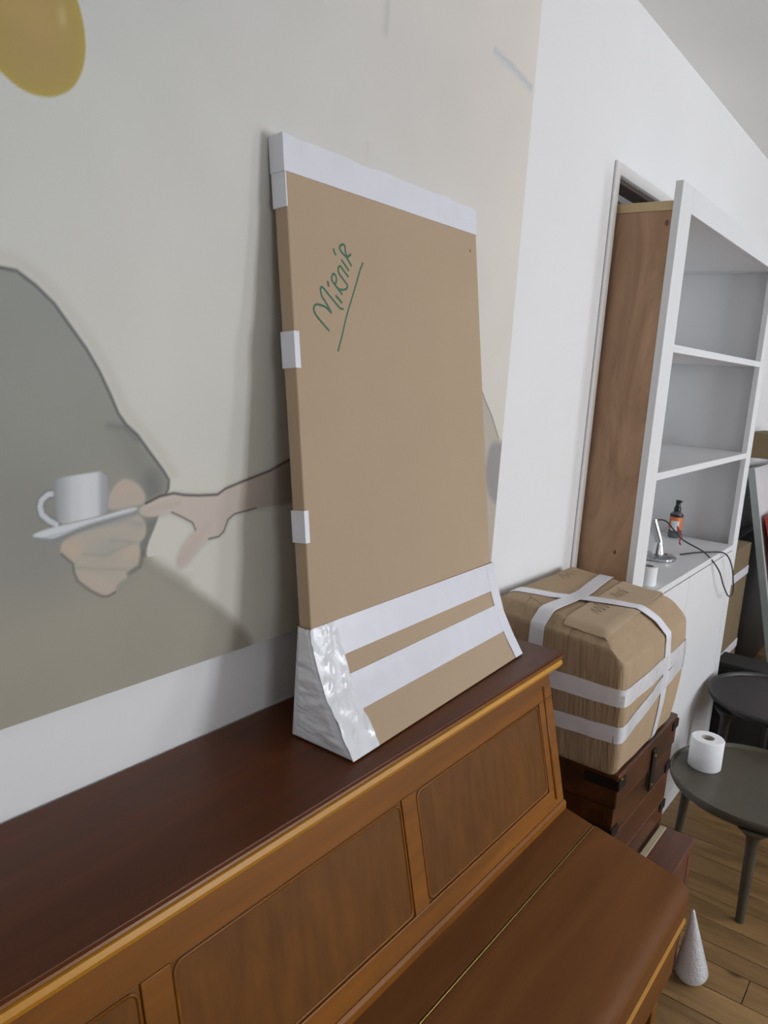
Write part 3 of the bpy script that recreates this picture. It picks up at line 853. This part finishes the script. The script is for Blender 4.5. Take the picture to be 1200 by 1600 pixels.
obj('stud', lathe([(0.004, 0), (0.003, 0.002), (0.0, 0.003)], 10, Matrix.Translation((TX0 + 0.004, TY0 - 0.0075, 0.690)) @ Matrix.Rotation(math.pi / 2, 4, 'X')), M['brass'], trunk)
tag(obj('folded_cloth', box((1.62, -0.358, 0.3785), (2.012, -0.341, 0.3825), 0.0015), M['beige']),
    'narrow strip of pale beige cloth lying along the foot of the trunk', 'cloth')

BC = Vector((1.760, -0.178, 0.8705)); BH = Vector((0.216, 0.158, 0.1715)); BRD = 0.019
def boxmap(p, out=0.0, wrinkle=True):
    """cube surface point (-1..1) -> surface of the sagging taped carton"""
    q = Vector((p[0] * BH.x, p[1] * BH.y, p[2] * BH.z))
    inner = Vector([max(-(BH[i] - BRD), min(BH[i] - BRD, q[i])) for i in range(3)])
    d = q - inner
    nr = d.normalized() if d.length > 1e-9 else Vector((0, 0, 1))
    w = inner + nr * BRD
    # chamfered front top edge and softer left/right top edges
    for n_, c_ in ((Vector((0, -0.72, 0.69)), 0.72 * 0.105 + 0.69 * BH.z), (Vector((-0.62, 0, 0.78)), 0.62 * 0.183 + 0.78 * BH.z), (Vector((0.6, 0, 0.8)), 0.6 * 0.195 + 0.8 * BH.z)):
        n_ = n_.normalized() if False else n_
        e = w.dot(n_) - c_
        if e > 0: w = w - n_ * e; nr = (nr * 0.3 + n_).normalized()
    zf = w.z / BH.z
    bul = 0.012 * (1 - zf * zf)
    w.x += (0.016 * (p[0] > 0.5) + 0.004) * (1 - zf * zf) * (1 if w.x > 0 else -1) * min(1, abs(w.x) / BH.x)
    w.y += -bul * (w.y < 0) * min(1, abs(w.y) / BH.y)
    w.x += -0.020 * max(0, zf) * (w.x < 0) * abs(w.x) / BH.x     # leans out to the left at the top
    w.z += 0.014 * (w.y / BH.y) * max(0, zf)
    w.x += 0.034 * max(0, -zf) * (w.x < 0) * abs(w.x) / BH.x     # and in towards the bottom
    if p[2] < -0.9: w.z = max(w.z, -BH.z)
    if wrinkle:
        k = max(0, -nr.x)
        if k > 0.4:                                    # creased left side: upright pleats
            f = 0.0032 * noise.noise(Vector((w.y * 95 + w.z * 12, w.z * 7, 0.7))) + 0.002 * noise.noise(Vector((w.y * 210, w.z * 9, 4.2)))
            w += nr * f
        w += nr * 0.0022 * noise.noise(w * 11)
    w.z = max(w.z, -BH.z + 0.0012)
    return BC + w + nr * out, nr
def cube_shell(N=40):
    bm = bmesh.new(); vm = {}
    def V_(p):
        k = tuple(round(c, 5) for c in p)
        if k not in vm: vm[k] = bm.verts.new(boxmap(p)[0])
        return vm[k]
    ts = [-1 + 2 * i / N for i in range(N + 1)]
    for ax in range(3):
        for sg in (-1, 1):
            for i in range(N):
                for j in range(N):
                    q = []
                    for a, b_ in ((i, j), (i + 1, j), (i + 1, j + 1), (i, j + 1)):
                        p = [0, 0, 0]; p[ax] = sg; p[(ax + 1) % 3] = ts[a]; p[(ax + 2) % 3] = ts[b_]
                        q.append(V_(p))
                    bm.faces.new(q if sg > 0 else q[::-1])
    return bm
carton = thing('cardboard_carton', (BC.x, BC.y, 0.699), 'crumpled cardboard carton bound with white tape on top of the trunk', 'carton')
cb = obj('carton_body', cube_shell(), M['carton'], carton, smooth=True)
def ctape(name, path, half, mat='tape', th=0.0014, n=60, par=None):
    """tape along a path of cube-surface points; half = half width direction on the cube (vector per end)"""
    P = [Vector(p) for p in path]
    L = [0]
    for a, b_ in zip(P, P[1:]): L.append(L[-1] + (b_ - a).length)
    def at(t):
        d = t * L[-1]
        for i in range(len(P) - 1):
            if d <= L[i + 1] + 1e-9:
                k = (d - L[i]) / (L[i + 1] - L[i]); return P[i].lerp(P[i + 1], k)
        return P[-1]
    H = Vector(half)
    def F(u, v):
        p = at(u) + H * v
        mx = max(abs(c) for c in p)
        p = p / mx
        w, nr = boxmap(p, 0.0012 + (0.0055 * max(0.0, min(1.0, (p.z - 0.55) / 0.4)) * max(0.0, min(1.0, (0.45 - p.y) / 0.4)) if name == 'strap_tape' else 0.0), True)
        return w, nr
    return obj(name, grid_solid(F, lsp(0, 1, n), lsp(-1, 1, 6), th), M[mat], par or carton, smooth=True, auto=50)
ctape('strap_tape', [(-0.58, 0.98, 1), (-0.24, 0.1, 1), (0.22, -0.999, 1), (0.27, -1, 0.6), (0.30, -1, -0.999)], (0.085, 0, 0))
ctape('strap_tape', [(0.92, 0.30, 1), (-0.10, 0.16, 1), (-0.999, 0.22, 1), (-1, 0.24, 0.6), (-1, 0.30, -0.3)], (0, 0.11, 0))
ctape('girth_tape', [(-1, 0.95, 0.17), (-1, -0.999, 0.20), (0.999, -1, 0.22), (1, 0.9, 0.22)], (0, 0, 0.13), 'film')
ctape('girth_tape', [(-1, 0.95, -0.42), (-1, -0.999, -0.34), (0.1, -1, -0.10), (0.999, -1, 0.03), (1, 0.9, 0.03)], (0, 0, 0.12), 'film')
ctape('paper_label', [(-1, 0.62, -0.10), (-1, -0.02, -0.10)], (0, 0, 0.19), 'white_label', 0.0006, 14)
# overlapping flap on top
def FLAP(u, v):
    a, b_ = Vector((-0.97, -0.80, 1)), Vector((0.99, -0.62, 1))
    c, d = Vector((-0.97, -0.1, 1)), Vector((0.99, 0.02, 1))
    p = a.lerp(b_, u).lerp(c.lerp(d, u), v)
    p.y += 0.02 * noise.noise(Vector((u * 9, 0, 3))) * (1 - v)
    w, nr = boxmap(p, 0.0008 + 0.004 * (1 - v) ** 3 * (0.6 + 0.6 * noise.noise(Vector((u * 4, 1, 7)))))
    return w, nr
obj('flap', grid_solid(FLAP, lsp(0, 1, 24), lsp(0, 1, 8), 0.0024), M['card'], carton, smooth=True, auto=40)
# faded black marker scribbles on the top
def scribble(path):
    pts = [boxmap(Vector((x, y, 1)), 0.0052)[0] for x, y in path]
    obj('marker_scribble', tube(smooth_path(pts, 4), 0.00045, 5), M['black_marker'], cb)
def zig(x0, y0, dx, dy, ux, uy, n):
    rr = random.Random(int((x0 + 2) * 1000))
    return [(x0 + dx * i / n + ux * (i % 2) * rr.uniform(.6, 1.1), y0 + dy * i / n + uy * (i % 2) * rr.uniform(.6, 1.1)) for i in range(n + 1)]
scribble(zig(-0.52, -0.36, 0.42, 0.0, 0.03, 0.22, 9))
scribble(zig(0.18, -0.28, 0.34, -0.02, 0.03, 0.22, 7))
scribble(zig(0.25, 0.66, 0.4, 0.02, 0.05, 0.16, 6))
scribble([(-0.92, 0.55), (-0.7, 0.58), (-0.68, 0.62)])
scribble([(-0.7, 0.58), (-0.76, 0.42), (-0.83, 0.30)])

# ------------------------------------------------------------------ white bookcase with cupboard base, set in the wall recess
SX0, SX1, SY0, SY1 = 2.062, 3.318, -0.170, 0.235
ST = 2.062
case = thing('bookcase', ((SX0 + SX1) / 2, 0.03, 0.0), 'tall white bookcase with closed cupboard base and raw plywood side', 'bookcase')
sp = obj('side_panel', box((SX0, SY0 + 0.0205, 0.0), (SX0 + 0.020, SY1, 1.992), 0.001, 1), M['ply'], case)
for ky, kz, kr in ((-0.1385, 1.962, 0.0055), (-0.108, 1.093, 0.0045)):
    obj('knot', lathe([(kr, 0), (kr * 0.8, 0.0003), (0, 0.0005)], 14, Matrix.Translation((SX0 + 0.0001, ky, kz)) @ Matrix.Rotation(-math.pi / 2, 4, 'Y') @ Matrix.Scale(1.5, 4, (1, 0, 0))), M['knot'], sp)
obj('edge_batten', box((SX0 - 0.001, SY0 + 0.0205, 1.9925), (SX0 + 0.020, SY1, 2.016), 0.001, 1), M['pine'], case)
obj('side_panel', box((SX1 - 0.02, SY0 + 0.0205, 0.0), (SX1, SY1, 2.016), 0.001, 1), M['shelf'], case)
obj('back_panel', box((SX0 + 0.0205, SY1 - 0.012, 0.95), (SX1 - 0.0205, SY1, 2.016)), M['shelf'], case)
obj('face_stile', box((SX0 - 0.006, SY0, 0.9485), (SX0 + 0.088, SY0 + 0.020, ST), 0.0015), M['shelf'], case)
obj('face_stile', box((SX1 - 0.075, SY0, 0.0), (SX1 + 0.004, SY0 + 0.020, ST), 0.0015), M['shelf'], case)
obj('face_rail', box((SX0 + 0.0885, SY0, 1.998), (SX1 - 0.0755, SY0 + 0.020, ST), 0.0015), M['shelf'], case)
obj('top_board', box((SX0 + 0.0205, SY0 + 0.0205, 1.998), (SX1 - 0.0205, SY1 - 0.0125, 2.016)), M['shelf'], case)
for z0 in (1.295, 1.645):
    obj('shelf', box((SX0 + 0.0885, SY0 + 0.001, z0), (SX1 - 0.0755, SY0 + 0.0205, z0 + 0.021), 0.001, 1), M['shelf'], case)
    obj('shelf', box((SX0 + 0.0205, SY0 + 0.0208, z0), (SX1 - 0.0205, SY1 - 0.0125, z0 + 0.021)), M['shelf'], case)
obj('counter', box((SX0 - 0.006, SY0, 0.927), (SX1 - 0.0755, SY1 - 0.0125, 0.948), 0.0015), M['shelf'], case)
dw = (SX1 - 0.0755 - SX0) / 2
for k in range(2):
    d_ = obj('cupboard_door', box((SX0 + k * dw + 0.0015, SY0 + 0.0005, 0.075), (SX0 + (k + 1) * dw - 0.0015, SY0 + 0.0190, 0.922), 0.0015), M['shelf'], case)
obj('plinth', box((SX0 + 0.001, SY0 + 0.001, 0.0), (SX1 - 0.0755, SY0 + 0.0195, 0.073)), M['shelf'], case)

# spray bottle on the counter
def bottle(name, x, y, z, sc, label, bands, cap_h=0.045):
    t = thing(name, (x, y, z), label, 'bottle', 'bottles on the bookcase')
    Mx = Matrix.Translation((x, y, z)) @ Matrix.Scale(sc, 4)
    obj('bottle_body', lathe([(0.026, 0), (0.0295, 0.004), (0.0295, 0.100), (0.028, 0.114), (0.018, 0.124), (0.0135, 0.127)], 28, Mx), M[bands[0]], t, smooth=True, auto=45)
    for zz0, zz1, mt in bands[1]:
        obj('label_band', lathe([(0.0298, zz0), (0.0301, zz0 + 0.001), (0.0301, zz1 - 0.001), (0.0298, zz1)], 28, Mx), M[mt], t, smooth=True, auto=45)
    c = obj('cap', lathe([(0.0135, 0.127), (0.0165, 0.128), (0.0165, 0.137), (0.0145, 0.145), (0.0110, 0.151), (0.0105, 0.168), (0.0120, 0.171), (0.0120, 0.178), (0.0, 0.179)], 20, Mx), M['black_plastic'], t, smooth=True, auto=45)
    obj('nozzle', tube([Mx @ Vector((0.0, -0.009, 0.173)), Mx @ Vector((-0.002, -0.018, 0.173))], 0.003 * sc, 8), M['black_plastic'], c)
    return t, Mx
Zc = 0.9485
b1, Mx = bottle('spray_bottle', 3.185, 0.045, Zc, 0.86, 'spray bottle with black cap and orange label on the counter', ('amber', [(0.040, 0.100, 'orange'), (0.1005, 0.113, 'black_plastic')]))
# wrap-round white label patch towards the room
bm = bmesh.new()
def LB(u, v):
    a = math.radians(-205 + 70 * u)
    p = Mx @ Vector((0.0303 * math.cos(a), 0.0303 * math.sin(a), 0.036 + 0.046 * v)); return p, Vector((math.cos(a), math.sin(a), 0))
obj('paper_label', grid_solid(LB, lsp(0, 1, 12), lsp(0, 1, 3), 0.0004), M['white_label'], b1)
bottle('spray_bottle', 3.185, 0.168, 1.3165, 0.66, 'dark bottle half hidden by the bookcase stile on the shelf above the counter', ('black_plastic', [(0.045, 0.098, 'yellow')]))

# chrome lamp with loose cord
lx, ly = 2.735, -0.030
lamp = thing('desk_lamp', (lx, ly, Zc), 'chrome lamp foot with dangling black cord on the counter', 'lamp')
Lm = Matrix.Translation((lx, ly, Zc))
obj('base', lathe([(0.060, 0.0), (0.064, 0.003), (0.064, 0.010), (0.058, 0.014), (0.030, 0.018), (0.0, 0.019)], 40, Lm), M['chrome'], lamp, smooth=True, auto=40)
obj('neck', lathe([(0.023, 0.019), (0.022, 0.028), (0.015, 0.050), (0.013, 0.062), (0.0, 0.064)], 28, Lm), M['chrome'], lamp, smooth=True, auto=40)
obj('arm', tube([Vector((lx, ly, Zc + 0.06)), Vector((lx - 0.004, ly + 0.008, Zc + 0.085)), Vector((lx - 0.012, ly + 0.022, Zc + 0.125)), Vector((lx - 0.014, ly + 0.026, Zc + 0.140))], 0.0135, 16), M['chrome'], lamp, smooth=True, auto=40)
obj('cross_arm', tube([Vector((lx - 0.008, ly + 0.012, Zc + 0.100)), Vector((lx + 0.060, ly - 0.006, Zc + 0.103))], 0.0055, 12), M['chrome'], lamp, smooth=True, auto=40)
cord = [(lx - 0.012, ly + 0.02, Zc + 0.138), (lx + 0.04, ly + 0.0, Zc + 0.132), (lx + 0.09, ly - 0.02, Zc + 0.095), (lx + 0.13, ly - 0.05, Zc + 0.055), (2.90, -0.150, 0.965), (2.96, -0.190, 0.900), (3.03, -0.200, 0.830),
        (3.12, -0.205, 0.770), (3.19, -0.205, 0.765), (3.185, -0.203, 0.810), (3.13, -0.198, 0.890), (3.06, -0.182, 0.945), (2.99, -0.140, 0.953), (2.93, -0.100, 0.9515), (2.86, -0.075, 0.9515)]
obj('cord', tube(smooth_path(cord, 8), 0.0026, 8), M['cable'], lamp, smooth=True)
for k, (dx, dz) in enumerate(((0.0, 0.0), (0.012, -0.01))):
    w = [(lx + 0.10, ly - 0.03, Zc + 0.09), (lx + 0.125 + dx, ly - 0.02, Zc + 0.105 + dz), (lx + 0.16, ly - 0.02, Zc + 0.085 + dz), (lx + 0.13, ly - 0.04, Zc + 0.070), (lx + 0.105, ly - 0.04, Zc + 0.060 + dz), (lx + 0.09, ly - 0.05, Zc + 0.045)]
    obj('bare_wire', tube(smooth_path(w, 5), 0.0016, 6), M['red_wire'], lamp, smooth=True)
roll = thing('tape_roll', (2.345, -0.118, Zc), 'small white tape roll on the counter behind the bookcase stile', 'tape roll')
Rm = Matrix.Translation((2.345, -0.118, Zc))
obj('roll_body', lathe([(0.0185, 0.0), (0.029, 0.0), (0.030, 0.001), (0.030, 0.058), (0.029, 0.059), (0.0185, 0.059), (0.0185, 0.0)], 32, Rm, cap=False), M['paper'], roll, smooth=True, auto=40)
obj('core', lathe([(0.0165, 0.0), (0.0183, 0.0), (0.0183, 0.059), (0.0165, 0.059), (0.0165, 0.0)], 24, Rm, cap=False), M['kraft'], roll, smooth=True, auto=40)

# ------------------------------------------------------------------ round tray tables
def tray_table(name, cx, cy, z, r, mat, a0, label):
    t = thing(name, (cx, cy, 0), label, 'side table', 'round tray tables')
    Mt = Matrix.Translation((cx, cy, 0))
    obj('tray', lathe([(0.0, z - 0.028), (r * 0.90, z - 0.026), (r * 0.975, z - 0.018), (r, z - 0.006), (r + 0.001, z + 0.009), (r - 0.002, z + 0.012), (r - 0.006, z + 0.010), (r - 0.010, z), (r * 0.9, z - 0.0045), (0.0, z - 0.005)], 72, Mt, cap=False), M[mat], t, smooth=True, auto=50)
    for k in range(3):
        a = math.radians(a0 + 120 * k)
        dx, dy = math.cos(a), math.sin(a)
        top = Vector((cx + dx * r * 0.88, cy + dy * r * 0.88, z - 0.024)); bot = Vector((cx + dx * r * 0.95, cy + dy * r * 0.95, 0.0))
        path = [top.lerp(bot, i / 12) for i in range(13)]
        obj('leg', tube(path, lambda u: 0.0125 + 0.006 * (1 - u) + 0.030 * max(0, 1 - u * 9) ** 2, 16), M[mat], t, smooth=True, auto=60)
    return t
tray_table('tray_table', 2.568, -0.487, 0.318, 0.268, 'table_brown', 189.5, 'dark brown round tray table with a paper roll standing on it')
tray_table('tray_table', 3.125, -0.450, 0.410, 0.262, 'table_black', 138, 'black round tray table standing close to the white cupboard')
tp_ = thing('toilet_roll', (2.586, -0.311, 0.314), 'white toilet paper roll standing on the brown tray table', 'toilet roll')
Tm = Matrix.Translation((2.586, -0.315, 0.3135))
obj('paper_wind', lathe([(0.021, 0.0), (0.050, 0.0), (0.0525, 0.003), (0.0525, 0.099), (0.050, 0.102), (0.021, 0.102), (0.021, 0.0)], 40, Tm, cap=False), M['paper'], tp_, smooth=True, auto=40)
obj('core', lathe([(0.0195, 0.0), (0.0208, 0.0), (0.0208, 0.1015), (0.0195, 0.1015), (0.0195, 0.0)], 28, Tm, cap=False), M['kraft'], tp_, smooth=True, auto=40)

# ------------------------------------------------------------------ bubble wrap cone on the floor by the piano
bw = thing('bubble_wrap', (1.982, -0.476, 0.0), 'rolled cone of translucent bubble wrap on the floor beside the piano', 'bubble wrap')
m, n, l, b = mat_new('bubble wrap film')
b.inputs['Base Color'].default_value = (0.92, 0.93, 0.98, 1); b.inputs['Roughness'].default_value = 0.25
b.inputs['Transmission Weight'].default_value = 0.25; b.inputs['Coat Weight'].default_value = 0.5
vo = n.new('ShaderNodeTexVoronoi'); vo.inputs['Scale'].default_value = 150; tc = n.new('ShaderNodeTexCoord'); l.new(tc.outputs['Object'], vo.inputs['Vector'])
bp = n.new('ShaderNodeBump'); bp.inputs['Strength'].default_value = 0.45; bp.inputs['Distance'].default_value = 0.003; bp.invert = True
l.new(vo.outputs['Distance'], bp.inputs['Height']); l.new(bp.outputs['Normal'], b.inputs['Normal'])
bub = m
Bm = Matrix.Translation((1.990, -0.4775, 0.0165)) @ Matrix.Rotation(math.radians(-22), 4, 'Y')
prof = [(0.034, 0.0), (0.040, 0.003), (0.0425, 0.010)] + [(0.0425 - 0.0385 * i / 11, 0.010 + 0.25 * i / 11) for i in range(1, 12)] + [(0.0, 0.262)]
obj('wrap_sheet', lathe(prof, 36, Bm), bub, bw, smooth=True, auto=60)
obj('wrap_edge', tube([Bm @ Vector((0.0430 - 0.0385 * u, 0, 0.010 + 0.25 * u)) for u in lsp(0, 1, 12)], 0.0016, 6), bub, bw, smooth=True)

# ------------------------------------------------------------------ things stored beyond the bookcase
tall = thing('cardboard_box', (3.72, -0.10, 0), 'tall narrow brown box with white bands standing beyond the bookcase', 'box')
obj('box_body', box((3.56, -0.125, 0), (3.86, -0.012, 0.86), 0.003), M['card_edge'], tall)
for z in (0.35, 0.71):
    obj('tape_band', box((3.557, -0.128, z), (3.863, -0.0095, z + 0.04), 0.002), M['tape'], tall)
def leaning(name, x0, x1, y_bot, y_top, z1, th, mats, label, cat, parts):
    t = thing(name, ((x0 + x1) / 2, y_bot, 0), label, cat, 'boards leaning beyond the bookcase')
    d = Vector((0, y_top - y_bot, z1)).normalized(); nn = Vector((0, -d.z, d.y))
    if nn.y > 0: nn = -nn
    L = math.hypot(y_top - y_bot, z1)
    def sl(xa, xb, t0, t1, n0, n1):
        bm = bmesh.new(); B = Vector((0, y_bot, 0.003))
        q = [bm.verts.new(Vector((x, 0, 0)) + B + d * tt + nn * nv) for nv in (n0, n1) for x, tt in ((xa, t0), (xb, t0), (xb, t1), (xa, t1))]
        for f in ((0, 1, 2, 3), (7, 6, 5, 4), (0, 4, 5, 1), (1, 5, 6, 2), (2, 6, 7, 3), (3, 7, 4, 0)): bm.faces.new([q[i] for i in f])
        return bm
    obj(parts[0], sl(x0 + 0.012, x1, 0, L, 0.0, th), M[mats[0]], t)
    obj(parts[1], sl(x0, x0 + 0.0118, 0, L, -0.001, th + 0.001), M[mats[1]], t)
    return t
leaning('wrapped_board', 3.90, 4.7, -0.332, -0.052, 1.19, 0.028, ('white_wrap', 'grey_edge'), 'white board with grey green edge leaning on the wall beyond the bookcase', 'panel', ('board', 'edge_strip'))
leaning('red_board', 3.93, 4.8, -0.445, -0.150, 0.975, 0.03, ('red_panel', 'red_panel'), 'red board leaning in front of the white board at the photo edge', 'board', ('board', 'edge_strip'))
sb = thing('small_box', (4.15, -0.09, 1.22), 'small brown cardboard box resting on top of the leaning boards', 'box')
obj('box_body', box((4.0, -0.16, 1.24), (4.3, -0.02, 1.36), 0.003), M['card_edge'], sb)
db = thing('black_box', (3.475, -0.37, 0), 'black storage box on the floor behind the black tray table', 'box')
obj('box_body', box((3.405, -0.60, 0), (3.545, -0.145, 0.385), 0.004), M['dark_box'], db)
obj('box_lid', box((3.400, -0.605, 0.3855), (3.550, -0.140, 0.41), 0.004), M['dark_box'], db)
pf = thing('portfolio_case', (4.69, -0.036, 0), 'flat black portfolio case standing against the wall behind the leaning boards', 'portfolio')
obj('case_body', box((3.88, -0.060, 0), (5.50, -0.012, 0.86), 0.006), M['dark_box'], pf)
obj('case_spine', box((3.874, -0.064, 0.0), (3.8795, -0.008, 0.862), 0.002), M['dark_box'], pf)
